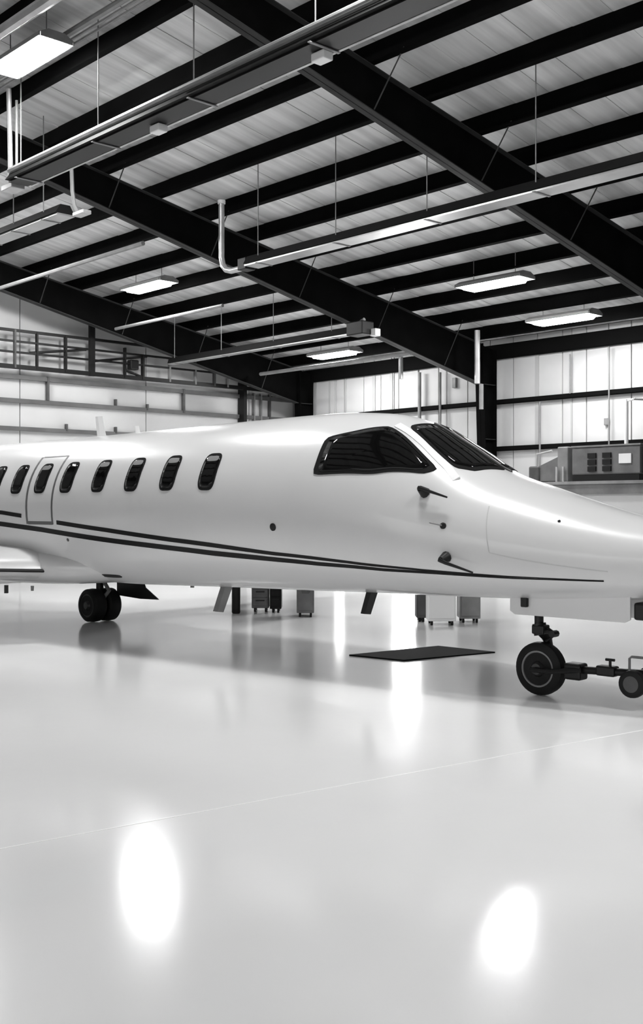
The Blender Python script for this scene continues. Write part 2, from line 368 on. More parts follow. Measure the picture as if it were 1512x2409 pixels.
# ------------------------------------------------------------------ radiant tube heaters and pipes
def heater(U0, U1, V, off, label, r=.27, ridge=False):
    z = zr(V) + off
    t = thing('tube_heater', label, 'heater', W(U0, V, z), 'radiant tube heaters under the roof', BROT)
    prof = [(-r, -.2), (-r * .5, .02), (r * .5, .02), (r, -.2)]
    m = MB(); m.prism(prof, [lambda a, b, uu=uu: W(uu, V + a, z + b) for uu in (U0, U1)]); mk('reflector_hood', m, 'heatdark', t)
    if ridge:                                  # seen from its dark side: bright tube along the upper edge, thin lip along the lower one
        m = MB(); bt(m, [W(U0, V - r * .6, z + .04), W(U1, V - r * .6, z + .04)], .075, 8); mk('heat_tube', m, 'pale', t, smooth=True)
        m = MB(); bt(m, [W(U0 - 7, V - r * .95, z + .0), W(U1, V - r * .95, z + .0)], .035, 6); mk('gas_pipe', m, 'grey', t, smooth=True)
        m = MB(); bt(m, [W(U0, V + r, z - .22), W(U1, V + r, z - .22)], .035, 6); mk('hood_lip', m, 'pale', t, smooth=True)
        m = MB(); m.box(U0, U1, V - r * .7, V + r * .8, z - .24, z - .21); mk('tube_guard', m, 'black', t)
    else:
        m = MB(); m.box(U0, U1, V - r * .85, V + r, z - .25, z - .21); mk('heat_panel', m, 'hood', t)
    n = max(2, int(abs(U1 - U0) / 3.2))
    for i in range(n + 1):
        uu = U1 + .75 + (U0 - U1 - 1.3) * i / n
        m = MB(); bt(m, [W(uu, V - .2, z - .05), W(uu, V - .2, zr(V - .2) + PUR_D)], .014, 5); mk('hanger', m, 'grey', t)
        m = MB(); m.box(uu - .03, uu + .03, V - r - .02, V + r + .02, z - .265, z - .25); mk('tube_bracket', m, 'grey', t)
    return t, z
t, z = heater(24.3, 6.0, 12.6, -1.9, 'long tube heater with bright upper edge crossing the upper left', .33, True)
m = MB(); m.box(24.4, 24.95, 12.5, 12.85, z - .3, z - .16); mk('burner_box', m, 'pale', t, bevel=.012)
for uu in (18.6, 13.75):
    m = MB(); m.box(uu - .16, uu + .16, 12.62, 12.85, z - .4, z - .25); mk('control_box', m, 'white', t, bevel=.012)
m = MB(); bt(m, [W(24.35, 12.45, z - .1), W(24.35, 12.4, z + 2.0)], .06, 8); mk('flue_pipe', m, 'pale', t, smooth=True)
m = MB(); bt(m, [W(24.15, 12.5, z), W(24.15, 12.5, z + 1.7)], .035, 8); mk('flue_pipe', m, 'grey', t, smooth=True)
t, z = heater(23.3, 4.0, 18.95, -1.9, 'long pale tube heater from the bent flue to the right edge')
m = MB(); m.box(23.35, 23.7, 18.8, 19.15, z - .3, z + .02); mk('burner_box', m, 'black', t, bevel=.012)
pts = [W(23.7, 19.0, z - .2), W(24.2, 19.0, z - .2), W(24.45, 19.0, z - .13), W(24.6, 19.0, z + .02), W(24.66, 19.0, z + .25), W(24.66, 19.0, z + 1.75)]
m = MB(); bt(m, pts, .085, 10); mk('flue_pipe', m, 'pale', t, smooth=True)
m = MB(); bt(m, [W(24.66, 19.0, z + 1.75), W(24.66, 19.0, z + 1.85)], .11, 10); mk('flue_cap', m, 'white', t, smooth=True)
t, z = heater(29.5, 24.95, 14.25, -1.9, 'short bright tube heater at the left edge under the nearest one')
m = MB(); bt(m, [W(24.3, 14.25, z - .35), W(24.5, 14.25, z - .1), W(24.6, 14.25, z + .3), W(24.6, 14.2, z + 1.5)], .05, 8); mk('flue_pipe', m, 'grey', t, smooth=True)
m = MB(); m.box(23.85, 24.35, 14.1, 14.35, z - .42, z - .32); mk('burner_box', m, 'pale', t, bevel=.012)
t, z = heater(36.4, 26.1, 25.5, -1.5, 'thin tube heater ending at a dark burner left of the middle column', .16)
m = MB(); m.box(25.3, 26.05, 25.2, 25.75, z - .32, z + .12); mk('burner_box', m, 'black', t, bevel=.02)
m = MB(); m.box(25.1, 25.35, 25.6, 25.85, z - .36, z - .12); mk('control_box', m, 'white', t, bevel=.012)
m = MB(); bt(m, [W(26.1, 25.5, z - .02), W(25.5, 25.5, z + .2)], .06, 8); mk('elbow', m, 'pale', t, smooth=True)
# straight pipes along the purlins
def pipe(pts, r, label, mt='grey', cat='pipe', group='service pipes under the roof'):
    m = MB(); bt(m, [W(*p) for p in pts], r, 8); o = mk('service_pipe', m, mt, smooth=True)
    o['label'] = label; o['category'] = cat; o['group'] = group; return o
pipe([(36.0, 17.95, zr(17.95) - 1.2), (27.0, 17.95, zr(17.95) - 1.2)], .07, 'grey pipe running left above the gantry, under the short heater')
pipe([(36.0, 22.7, zr(22.7) - 1.2), (29.4, 22.7, zr(22.7) - 1.2)], .06, 'thin grey pipe behind the left lamp, just above the gantry')
pipe([(36.0, 29.8, zr(29.8) - 1.0), (27.4, 29.8, zr(29.8) - 1.0)], .075, 'grey pipe under the far lamp, beside the middle column')
pipe([(27.9, 29.8, zr(29.8) - 1.09), (27.9, 29.8, zr(29.8) - 1.9)], .08, 'short pale drop pipe under the far lamp', 'pale')
pipe([(25.2, 30.9, zr(30.9) - .1), (25.2, 30.9, zr(30.9) - 2.0)], .1, 'pale drop pipe hanging in front of the middle column', 'pale')
pipe([(25.1, 31.0, zr(31.0) - 2.0), (25.1, 31.0, zr(31.0) - 2.9)], .08, 'grey drop pipe under the pale one on the middle column', 'grey')
pipe([(25.6, 10.82, zr(10.82) - .22), (17.0, 10.82, zr(10.82) - .22)], .13, 'thick pale pipe across the top left corner', 'pale')
pipe([(34, 12.02, zr(12.02) + .12), (6, 12.02, zr(12.02) + .12)], .07, 'grey pipe just below the thick pale pipe, top left', 'grey')
pipe([(34, 12.17, zr(12.17) + .1), (6, 12.17, zr(12.17) + .1)], .03, 'upper of two thin conduits behind the corner lamp')
pipe([(34, 12.3, zr(12.3) + .1), (6, 12.3, zr(12.3) + .1)], .03, 'lower of two thin conduits behind the corner lamp')

# ------------------------------------------------------------------ the jet
PHI = math.radians(46.7)
AX, AY = -math.sin(PHI), math.cos(PHI)         # aft
PX, PY = math.cos(PHI), math.sin(PHI)          # port
NX, NY = 1.9, 9.57                             # nose wheel on the floor
def J(s, t, z): return (NX + s * AX + t * PX, NY + s * AY + t * PY, z)
ST = [(-2.30, 1.25, 1.17, .05, 1.21, 2, 2), (-2.15, 1.31, 1.10, .13, 1.21, 2, 2), (-1.80, 1.40, 1.00, .25, 1.21, 2, 2), (-1.40, 1.475, .93, .37, 1.21, 2, 2.1),
      (-.95, 1.56, .885, .48, 1.22, 2, 2.2), (-.525, 1.675, .86, .575, 1.25, 2, 2.25), (-.12, 1.80, .84, .65, 1.29, 2, 2.3), (.31, 1.94, .825, .715, 1.35, 2, 2.3),
      (.75, 2.19, .815, .77, 1.42, 2, 2.3), (1.21, 2.43, .805, .81, 1.48, 2, 2.3), (1.63, 2.53, .80, .84, 1.53, 2, 2.3), (2.35, 2.575, .78, .87, 1.58, 2, 2.25),
      (3.9, 2.56, .745, .90, 1.62, 2, 2.2), (5.9, 2.53, .70, .90, 1.62, 2, 2.2), (8.9, 2.50, .70, .90, 1.62, 2, 2.2), (10.5, 2.45, .95, .76, 1.70, 2, 2),
      (12.2, 2.35, 1.45, .45, 1.9, 2, 2), (13.6, 2.2, 1.85, .12, 2.02, 2, 2)]
SX = [r[0] for r in ST]
def slopes(ys):
    n = len(SX); h = [SX[i + 1] - SX[i] for i in range(n - 1)]; d = [(ys[i + 1] - ys[i]) / h[i] for i in range(n - 1)]; mm = [0] * n
    for i in range(1, n - 1):
        if d[i - 1] * d[i] > 0:
            w1 = 2 * h[i] + h[i - 1]; w2 = h[i] + 2 * h[i - 1]; mm[i] = (w1 + w2) / (w1 / d[i - 1] + w2 / d[i])
    mm[0] = d[0]; mm[-1] = d[-1]; return mm
COLS = [[r[k] for r in ST] for k in range(1, 7)]; SL = [slopes(c) for c in COLS]
def sec(s):
    i = 0
    while i < len(SX) - 2 and s > SX[i + 1]: i += 1
    h = SX[i + 1] - SX[i]; t = (s - SX[i]) / h; out = []
    for c, mm in zip(COLS, SL):
        out.append((2 * t**3 - 3 * t * t + 1) * c[i] + (t**3 - 2 * t * t + t) * h * mm[i] + (3 * t * t - 2 * t**3) * c[i + 1] + (t**3 - t * t) * h * mm[i + 1])
    return out
def P(s, th, off=0.0):                          # th degrees: 0 starboard side, 90 top, -90 belly
    zt, zb, wd, zc, nu, nl = sec(s); th = math.radians(th); c, q = math.cos(th), math.sin(th); n = nu if q >= 0 else nl
    t = -wd * math.copysign(abs(c)**(2 / n), c); hz = (zt - zc) if q >= 0 else (zc - zb)
    z = zc + hz * math.copysign(abs(q)**(2 / n), q)
    if off:
        nt = math.copysign(abs(t / wd)**(n - 1) / wd, t); nz = math.copysign(abs((z - zc) / hz)**(n - 1) / hz, z - zc); l = math.hypot(nt, nz)
        t += off * nt / l; z += off * nz / l
    return J(s, t, z)
def th_of_z(s, z):
    zt, zb, wd, zc, nu, nl = sec(s); n, hz = (nu, zt - zc) if z >= zc else (nl, zc - zb)
    return math.degrees(math.asin(max(-1, min(1, math.copysign(abs((z - zc) / hz)**(n / 2), z - zc)))))
jet = thing('business_jet', 'white business jet with dark cockpit glass and twin black stripes', 'airplane', (NX, NY, 0))
NS, NT = 150, 72; m = MB(); vs = []; fs = []
for i in range(NS + 1):
    s = -2.3 + 15.9 * i / NS
    for k in range(NT): vs.append(P(s, 360 * k / NT - 90))
for i in range(NS):
    for k in range(NT):
        j = (k + 1) % NT; fs.append((i * NT + k, i * NT + j, (i + 1) * NT + j, (i + 1) * NT + k))
fs += [tuple(range(NT)), tuple(range(NS * NT, (NS + 1) * NT))[::-1]]
m.add(vs, fs); fuselage = mk('fuselage', m, 'paint', jet, smooth='all')

def dens(poly, n=48, rnd=0.0):
    if rnd:                                     # cut corners
        q = []
        for i, p in enumerate(poly):
            a = poly[i - 1]; b = poly[(i + 1) % len(poly)]
            for k in range(5):
                f = k / 4; u_ = (1 - f) ** 2; v_ = f * f; w_ = 1 - u_ - v_
                pa = (p[0] + (a[0] - p[0]) * rnd, p[1] + (a[1] - p[1]) * rnd); pb = (p[0] + (b[0] - p[0]) * rnd, p[1] + (b[1] - p[1]) * rnd)
                q.append((pa[0] * u_ + p[0] * w_ + pb[0] * v_, pa[1] * u_ + p[1] * w_ + pb[1] * v_))
        poly = q
    L = [0]
    for i in range(len(poly)):
        a, b = poly[i], poly[(i + 1) % len(poly)]; L.append(L[-1] + math.hypot((a[0] - b[0]) * 60, a[1] - b[1]))
    out = []
    for k in range(n):
        d = L[-1] * k / n; i = 0
        while L[i + 1] < d: i += 1
        f = (d - L[i]) / max(1e-9, L[i + 1] - L[i]); a, b = poly[i], poly[(i + 1) % len(poly)]; out.append((a[0] + (b[0] - a[0]) * f, a[1] + (b[1] - a[1]) * f))
    return out
def patch(poly, off, rings=6, n=48, rnd=.25, mirror=False, scale=1.0):
    b = dens(poly, n, rnd); cx = sum(p[0] for p in b) / n; cy = sum(p[1] for p in b) / n; mm = MB(); vs = []; fs = []
    def pt(r, p, o):
        s, th = cx + (p[0] - cx) * r, cy + (p[1] - cy) * r
        return P(s, 180 - th if mirror else th, o)
    vs = [pt(scale, p, -.006) for p in b] + [pt(scale, p, off) for p in b]
    for r in range(rings, 0, -1):
        if r < rings: vs += [pt(scale * r / rings, p, off) for p in b]
    R = rings + 1
    for k in range(R - 1):
        for i in range(n):
            j = (i + 1) % n; fs.append((k * n + i, k * n + j, (k + 1) * n + j, (k + 1) * n + i))
    vs.append(pt(0, (cx, cy), off)); c = len(vs) - 1
    for i in range(n): fs.append(((R - 1) * n + i, (R - 1) * n + (i + 1) % n, c))
    return mm.add(vs, fs)
def ribbon(path, wd, off, mirror=False, taper=None):   # path of (s, th); constant width band lying on the skin
    mm = MB(); vs = []; n = len(path)
    pts = [Vector(P(s, 180 - t if mirror else t, 0)) for s, t in path]
    up = [(Vector(P(s, 180 - t if mirror else t, .1)) - q).normalized() for (s, t), q in zip(path, pts)]
    for i in range(n):
        d = (pts[min(i + 1, n - 1)] - pts[max(i - 1, 0)]).normalized(); sd = d.cross(up[i]).normalized() * (wd[i] if isinstance(wd, list) else wd) / 2
        vs += [pts[i] - sd - up[i] * .004, pts[i] - sd + up[i] * off, pts[i] + sd + up[i] * off, pts[i] + sd - up[i] * .004]
    fs = []
    for i in range(n - 1):
        for k in range(3): fs.append((i * 4 + k, i * 4 + k + 1, i * 4 + 5 + k, i * 4 + 4 + k))
    fs += [(0, 1, 2, 3), tuple((n - 1) * 4 + k for k in (3, 2, 1, 0))]
    return mm.add(vs, fs)
def lerp_path(pts, n=40):
    out = []; S = [p[0] for p in pts]
    for k in range(n + 1):
        s = S[0] + (S[-1] - S[0]) * k / n; i = 0
        while i < len(S) - 2 and (S[i + 1] - s) * (1 if S[-1] > S[0] else -1) < 0: i += 1
        f = (s - S[i]) / (S[i + 1] - S[i]); out.append((s, pts[i][1] + (pts[i + 1][1] - pts[i][1]) * f))
    return out
# cabin windows
WS = [3.42, 4.05, 4.67, 5.29, 5.93, 6.48, 7.01, 7.53, 8.1]
for mir in (False, True):
    for i, s in enumerate(WS):
        if mir and i == 0: continue
        a = .125; poly = [(s - a, 11.2), (s + a, 11.2), (s + a, 36.6), (s - a, 36.6)]
        fr = mk('cabin_window', patch(poly, .006, 3, 40, .3, mir), 'wframe', jet)
        mk('pane', patch(poly, .009, 4, 40, .3, mir, .86), 'glass', fr, smooth='all')
        if not mir and i in (0, 1, 2, 3, 5):
            q = [(s - a * .7, 30.5), (s + a * .7, 30.5), (s + a * .7, 34.3), (s - a * .7, 34.3)]
            mk('window_shade', patch(q, .011, 2, 24, .3, mir), 'shade', fr)
# cockpit glass
SIDE = [(1.975, 21.5), (1.972, 30), (1.985, 46.5), (1.68, 53.7), (1.383, 62.6), (1.28, 61.0), (.70, 46.5), (.80, 38.3), (1.314, 26)]
FRONT = [(1.225, 68), (1.12, 88.4), (.721, 88.4), (.33, 88.4), (.45, 62.5), (.60, 54.5)]
for mir in (False, True):
    a = mk('side_window', patch(SIDE, .008, 5, 60, .18, mir), 'wframe', jet)
    mk('pane', patch(SIDE, .011, 6, 60, .18, mir, .9), 'glass', a, smooth='all')
    a = mk('windshield', patch(FRONT, .008, 5, 60, .15, mir), 'wframe', jet)
    mk('pane', patch(FRONT, .011, 6, 60, .15, mir, .88), 'glass', a, smooth='all')
    mk('windshield_post', ribbon(lerp_path([(1.33, 66.3), (.98, 59.5), (.64, 51.2), (.52, 46)], 20), [.055 + .035 * abs(k / 20 - .5) for k in range(21)], .012, mir), 'white', jet, smooth=True)
mk('centre_post', ribbon(lerp_path([(1.15, 90), (.3, 90)], 12), .03, .014), 'dark', jet)
# stripes
UP = [(8.9, -.5), (7.335, -2.5), (6.748, -5.2), (6.127, -8.8), (5.11, -13.9), (4.014, -20.3), (2.529, -27.6), (1.436, -30.9), (.744, -31.0), (-.266, -27.8), (-.85, -28.0)]
LO = [(8.9, -7), (7.358, -10.7), (6.453, -14.4), (5.155, -21.2), (3.405, -30.0), (1.962, -34.3), (1.2, -34.6), (.75, -33.4), (.325, -31.7), (-.26, -29.6), (-.849, -28.9)]
for mir in (False, True):
    for a, b in (((8.9, 6.78), (6.12, -.9)),) if False else ((8.9, 6.78), (6.12, -.85)):
        pth = [(s, t) for s, t in lerp_path(UP, 90) if min(a, b) <= s <= max(a, b)]
        mk('stripe', ribbon(pth, [max(.008, .05 * min(1, (s + 1.0) / 4.5)) for s, t in pth], .003, mir), 'stripe', jet)
    pth = lerp_path(LO, 90)
    mk('stripe', ribbon(pth, [max(.008, .06 * min(1, (s + 1.0) / 4.0)) for s, t in pth], .003, mir), 'stripe', jet)
# escape hatch outline round the sixth window
def seg(a, b, n=10): return [(a[0] + (b[0] - a[0]) * k / n, a[1] + (b[1] - a[1]) * k / n) for k in range(n + 1)]
for a, b, wd in (((6.70, -9.6), (6.17, -9.6), .04), ((6.17, -10.5), (6.19, 44), .035), ((6.72, -10.5), (6.75, 44), .04), ((6.72, 44), (6.19, 44), .02)):
    mk('hatch_seam', ribbon(seg(a, b), wd, .002), 'line', jet)
# nose bay door seams, radome seam
for a, b, wd, mt in (((.145, 34), (.07, -5.6), .009, 'faint'), ((.07, -5.6), (-.9, -14.7), .009, 'faint'),):
    mk('panel_seam', ribbon(seg(a, b, 20), wd, .0015), mt, jet)
# probes and ports
def knob(s, th, r, mt, nm, h=.02):
    c = Vector(P(s, th)); nrm = (Vector(P(s, th, .1)) - c).normalized(); mm = MB(); mm.lathe(c - nrm * .01, nrm, [(0, r), (.01 + h * .6, r), (.01 + h, r * .6)], 14); return mk(nm, mm, mt, jet, smooth=True)
knob(2.436, -8.5, .038, 'black', 'ice_light', .012); knob(.50, 7.7, .028, 'black', 'static_port', .02); knob(-.466, 36.3, .013, 'black', 'drain_port', .01); knob(5.92, -21.9, .02, 'dark', 'fuel_port', .01)
for s, th, ds, dth in ((.727, 26, -.26, 1.2), (.479, -15, -.28, -7)):
    c = Vector(P(s, th)); e = Vector(P(s, th, .085)); f = Vector(P(s + ds * .15, th + dth * .2, .09)); g = Vector(P(s + ds, th + dth, .08))
    mm = MB(); mm.tube([c, e], [.05, .028], 10); o = mk('pitot_probe', mm, 'black', jet, smooth=True)
    mm = MB(); mm.tube([e - (g - e) * .05, f, g], [.022, .016, .008], 8); mk('pitot_tube', mm, 'black', o, smooth=True)
mm = MB(); mm.tube([Vector(P(.50, 7.7, .02)), Vector(P(.62, 7.4, .02))], .006, 6); mk('vane', mm, 'grey', jet)
# top antennas and belly blades
def blade(s, z0, h, ch, rake, th, t=0, mt='white', nm='blade_antenna', taper=.75):
    mm = MB(); vs = []
    for zz, c, r in ((z0, ch, 0), (z0 + h, ch * taper, rake)):
        for ds, w2 in ((-c / 2, 0), (0, th), (c / 2, 0), (0, -th)): vs.append(J(s + ds + r, t + w2, zz))
    mm.add(vs, [(0, 1, 2, 3), (7, 6, 5, 4)] + [(k, (k + 1) % 4, 4 + (k + 1) % 4, 4 + k) for k in range(4)]); return mk(nm, mm, mt, jet)
blade(6.42, 2.49, .29, .2, .07, .02, 0); blade(5.68, 2.52, .1, .1, .02, .03, 0)
blade(4.05, .78, -.33, .2, .16, .015, 0, 'grey', taper=.9); blade(1.92, .81, -.24, .15, .09, .015, 0, 'black', taper=.9)
blade(2.85, .8, -.07, .16, 0, .04, 0, 'dark'); blade(4.66, .76, -.06, .07, 0, .03, 0, 'grey')
blade(7.1, .66, -.1, .09, 0, .03, -.95, 'black'); blade(6.75, .66, -.06, .08, 0, .02, -.8, 'grey')
# wing root fairing, wings, tail, engines
mm = MB(); vs = []; fs = []; n1, n2 = 24, 24
for i in range(n1 + 1):
    a = math.pi * i / n1; s = 7.75 - 2.25 * math.cos(a); r = math.sin(a) ** .7
    for k in range(n2):
        b = 2 * math.pi * k / n2; vs.append(J(s, 1.02 * r * math.copysign(abs(math.cos(b)) ** .7, math.cos(b)), .9 + .265 * r * math.copysign(abs(math.sin(b)) ** .8, math.sin(b))))
for i in range(n1):
    for k in range(n2):
        j = (k + 1) % n2; fs.append((i * n2 + k, i * n2 + j, (i + 1) * n2 + j, (i + 1) * n2 + k))
mm.add(vs, fs); mk('wing_fairing', mm, 'paint', jet, smooth='all')
FOIL = [(0, 0), (.012, .028), (.05, .055), (.15, .082), (.35, .095), (.6, .07), (1, .004), (.6, -.03), (.35, -.045), (.15, -.042), (.05, -.03), (.012, -.015)]
def foil(secs, mt, nm, parent=jet, vert=False):
    mm = MB(); fns = []
    for (s0, t0, z0, c) in secs:
        fns.append((lambda a, b, s0=s0, t0=t0, z0=z0, c=c: J(s0 + a * c, t0 + b * c, z0)) if vert else (lambda a, b, s0=s0, t0=t0, z0=z0, c=c: J(s0 + a * c, t0, z0 + b * c)))
    mm.prism(FOIL, fns); return mk(nm, mm, mt, parent, smooth=True)
for sg in (-1, 1):
    wg = foil([(6.35, sg * .7, .86, 3.1), (7.0, sg * 2.2, .92, 2.3), (8.3, sg * 6.6, 1.14, 1.05)], 'paint', 'wing')
    mm = MB(); le = [(6.35, .7, .865, .05), (7.0, 2.2, .925, .04), (8.3, 6.6, 1.143, .02)]
    mm.tube([J(s - .004, sg * t, z - .01) for s, t, z, r in le], [.022, .02, .012], 8); mk('deice_boot', mm, 'black', wg, smooth=True)
    foil([(11.9, sg * .05, 4.15, 1.4), (12.6, sg * 2.0, 4.2, .75)], 'paint', 'tailplane')
    mm = MB(); mm.lathe(J(9.2, sg * 1.32, 2.2), (AX, AY, 0), [(0, .36), (.02, .40), (.4, .47), (1.2, .46), (2.2, .34), (2.5, .27)], 28); nc = mk('engine_nacelle', mm, 'paint', jet, smooth=True)
    mm = MB(); mm.lathe(J(9.17, sg * 1.32, 2.2), (AX, AY, 0), [(0, .38), (-.03, .40), (.02, .43), (.1, .44)], 28); mk('intake_lip', mm, 'chrome', nc, smooth=True)
    mm = MB(); mm.box(0, 0, 0, 0, 0, 0) if False else None
    foil([(9.5, sg * .5, 2.15, 1.7), (9.6, sg * 1.0, 2.2, 1.5)], 'paint', 'engine_pylon')
foil([(10.4, 0, 2.25, 2.8), (11.9, 0, 4.2, 1.5)], 'paint', 'tail_fin', vert=True)

# wheels
def wheel(c, ax, R, wd, parent, rim=True, face='rim'):
    ax = Vector(ax); r0 = R * .56
    r0 = R * .66
    prof = [(-wd * .42, r0), (-wd * .5, R * .7), (-wd * .48, R * .86), (-wd * .36, R * .97), (0, R), (wd * .36, R * .97), (wd * .48, R * .86), (wd * .5, R * .7), (wd * .42, r0)]
    mm = MB(); mm.lathe(c, ax, prof, 40); ti = mk('tire', mm, 'rubber', parent, smooth=True)
    mm = MB(); q = wd * .43
    mm.lathe(c, ax, [(-q + .02, R * .3), (-q + .02, R * .56), (-q - .006, R * .62), (-q - .006, R * .68), (-q + .01, R * .7), (q - .01, R * .7), (q + .006, R * .68), (q + .006, R * .62), (q - .02, R * .56), (q - .02, R * .3)], 32); mk('wheel_rim', mm, face, parent, smooth=True)
    mm = MB(); mm.lathe(c, ax, [(-q - .03, R * .1), (-q - .028, R * .2), (-q + .0, R * .3), (q, R * .3), (q + .028, R * .2), (q + .03, R * .1)], 20); mk('wheel_hub', mm, 'hub', parent, smooth=True)
PORT = (PX, PY, 0)
R = .232
mm = MB(); mm.tube([J(.02, 0, .95), J(.02, 0, .60)], .04, 12); mm.tube([J(.02, 0, .62), J(.0, 0, .52)], .06, 12); ng = mk('nose_gear', mm, 'black', jet, smooth=True)
mm = MB()
mm.tube([J(.0, .0, .56), J(-.02, .06, .5), J(-.02, .10, .42), J(0, .105, R)], [.05, .045, .035, .03], 10); mm.tube([J(0, -.12, R), J(0, .13, R)], .02, 10)
mk('fork', mm, 'black', ng, smooth=True)
mm = MB(); mm.tube([J(-.03, 0, .6), J(-.15, 0, .54), J(-.05, 0, .47)], .016, 8); mm.tube([J(-.13, -.04, .54), J(-.13, .04, .54)], .03, 8); mk('torque_link', mm, 'black', ng, smooth=True)
mm = MB(); mm.box(-.06, .06, -.06, .05, .53, .61, T=lambda a, b, c: J(a, b, c)); mk('steering_collar', mm, 'black', ng, bevel=.012)
wheel(J(0, 0, R), PORT, R, .13, ng)
for k in range(8):                              # wheel holes
    a = 2 * math.pi * k / 8; c = J(.1 * math.cos(a), -.036, R + .1 * math.sin(a)); mm = MB(); mm.lathe(c, PORT, [(-.004, .014), (.01, .014)], 10); mk('wheel_hole', mm, 'black', ng)
# nose gear doors
for tt, s0 in ((-.2, .18), (.2, .18)):
    mm = MB(); mm.prism([(s0, .90), (s0, .735), (s0 - .05, .705), (-.9, .705), (-.95, .73), (-.95, .92)], [lambda a, b, t=t_: J(a, t, b) for t_ in (tt - .01, tt + .01)]); d = mk('gear_door', mm, 'paint', jet, bevel=.004)
    if tt < 0:
        mm = MB(); mm.box(-.01, .05, -.25, -.205, .775, .90, T=J); mk('door_hinge', mm, 'black', d, bevel=.01)
mm = MB(); mm.box(-1.12, -.97, -.2, .2, .73, .87, T=lambda a, b, c: J(a, b, c)); mk('taxi_light', mm, 'black', jet, bevel=.02)
# main gear
for sg in (1, -1):
    c = (7.96, sg * 1.06)
    mm = MB(); mm.tube([J(c[0], c[1], .95), J(c[0], c[1], .26)], .055, 12); mm.tube([J(c[0], c[1] - .2, .225), J(c[0], c[1] + .2, .225)], .03, 10); mg = mk('main_gear', mm, 'black', jet, smooth=True)
    for dt in (-.125, .125): wheel(J(c[0], c[1] + dt, .238), PORT, .238, .215, mg, face='hub')
    mm = MB(); mm.tube([J(c[0] - .05, c[1], .62), J(c[0] - .22, c[1], .45), J(c[0] - .04, c[1], .3)], .03, 8); mk('torque_link', mm, 'grey', mg, smooth=True)
    mm = MB(); mm.prism([(7.95, .80), (7.45, .78), (7.3, .50), (7.0, .345), (7.4, .335), (7.95, .36)], [lambda a, b, t=t_: J(a, t, b) for t_ in (c[1] + sg * .30 - .012, c[1] + sg * .30 + .012)]); mk('gear_door', mm, 'black', jet)
mk('belly_vent', patch([(5.35, -62), (5.75, -62), (5.75, -57), (5.35, -57)], .004, 2, 24, .4), 'black', jet)

# ------------------------------------------------------------------ tow bar on the nose wheel
tb = thing('tow_bar', 'black tow bar with small wheels hooked to the nose wheel axle', 'tow bar', J(-.95, 0, .08))
zb = .232
mm = MB()
for sg in (-1, 1): mm.tube([J(.02, sg * .13, zb), J(-.18, sg * .14, zb + .005), J(-.42, sg * .05, zb + .03)], .022, 8)
mk('fork_arm', mm, 'black', tb, smooth=True)
mm = MB(); mm.tube([J(-.28, 0, zb + .02), J(-.5, 0, zb + .03), J(-1.1, 0, zb + .06), J(-2.2, 0, zb + .35)], .032, 10); mk('draw_tube', mm, 'black', tb, smooth=True)
mm = MB(); mm.box(-.42, -.26, -.07, .07, zb - .06, zb + .08, T=J); mk('hitch_head', mm, 'black', tb, bevel=.02)
mm = MB(); mm.box(-.72, -.55, -.05, .05, zb - .0, zb + .085, T=J); mk('clamp', mm, 'black', tb, bevel=.015)
mm = MB(); mm.tube([J(-.66, 0, zb + .05), J(-.66, 0, zb + .14)], .012, 8); mm.tube([J(-.62, 0, zb + .135), J(-.7, 0, zb + .135)], .012, 8); mk('release_pin', mm, 'black', tb, smooth=True)
mm = MB(); mm.tube([J(-.86, -.05, zb + .05), J(-.86, -.05, zb + .17), J(-.88, -.05, zb + .185), J(-1.0, -.05, zb + .185), J(-1.02, -.05, zb + .17), J(-1.02, -.05, zb + .05)], .011, 8); mk('carry_handle', mm, 'grey', tb, smooth=True)
mm = MB(); mm.tube([J(-.94, -.17, .215), J(-.94, .17, .215)], .018, 8); mm.box(-.98, -.9, -.04, .04, .205, zb + .06, T=J); ax = mk('axle', mm, 'black', tb)
for sg in (-1, 1): 
    c = J(-.94, sg * .15, .215); mm = MB()
    mm.lathe(c, PORT, [(-.035, .06), (-.04, .085), (-.03, .108), (0, .112), (.03, .108), (.04, .085), (.035, .06)], 28); o = mk('tire', mm, 'rubber', tb, smooth=True)
    mm = MB(); mm.lathe(c, PORT, [(-.038, .02), (-.036, .07), (.036, .07), (.038, .02)], 20); mk('wheel_disc', mm, 'dark', o, smooth=True)

# ------------------------------------------------------------------ mat on the floor beyond the jet
mm = MB(); mm.hexa([(.3, 12.1, .001), (.87, 11.67, .001), (1.94, 12.34, .001), (1.36, 12.88, .001), (.3, 12.1, .016), (.87, 11.67, .016), (1.94, 12.34, .016), (1.36, 12.88, .016)])
o = mk('floor_mat', mm, 'rub_mat', bevel=.004); o['label'] = 'black rubber mat lying on the floor beyond the jet'; o['category'] = 'mat'

# ------------------------------------------------------------------ low store room and machines by the right wall
m = MB(); m.box(6, 22.3, 29.5, 32.3, ZF, 2.05); room = thing('store_room', 'low white store room with grey roof edge against the right wall', 'room', W(14, 31, ZF), rot=BROT)
mk('room_wall', m, 'wall', room)
m = MB(); m.box(5.9, 22.4, 29.4, 32.35, 2.05, 2.455); mk('roof_edge', m, 'equip', room)
m = MB(); m.box(5.9, 22.4, 29.34, 29.4, 2.36, 2.455); mk('parapet', m, 'grey', room)
ah = thing('air_handler', 'grey louvred machine with a white plate, on the low roof', 'machine', W(19.4, 30.6, 2.46), rot=BROT)
m = MB(); m.box(18.1, 20.6, 30, 31.3, 2.66, 3.55); body = mk('cabinet', m, 'equip', ah, bevel=.03)
m = MB(); m.box(18.15, 20.55, 29.98, 31.2, 2.46, 2.66); mk('base_rail', m, 'black', ah)
for uc in (19.82, 19.28):
    for zc in (3.27, 3.06, 2.85):
        m = MB(); m.box(uc - .15, uc + .15, 29.94, 30.01, zc - .08, zc + .08); mk('louvre', m, 'black', body)
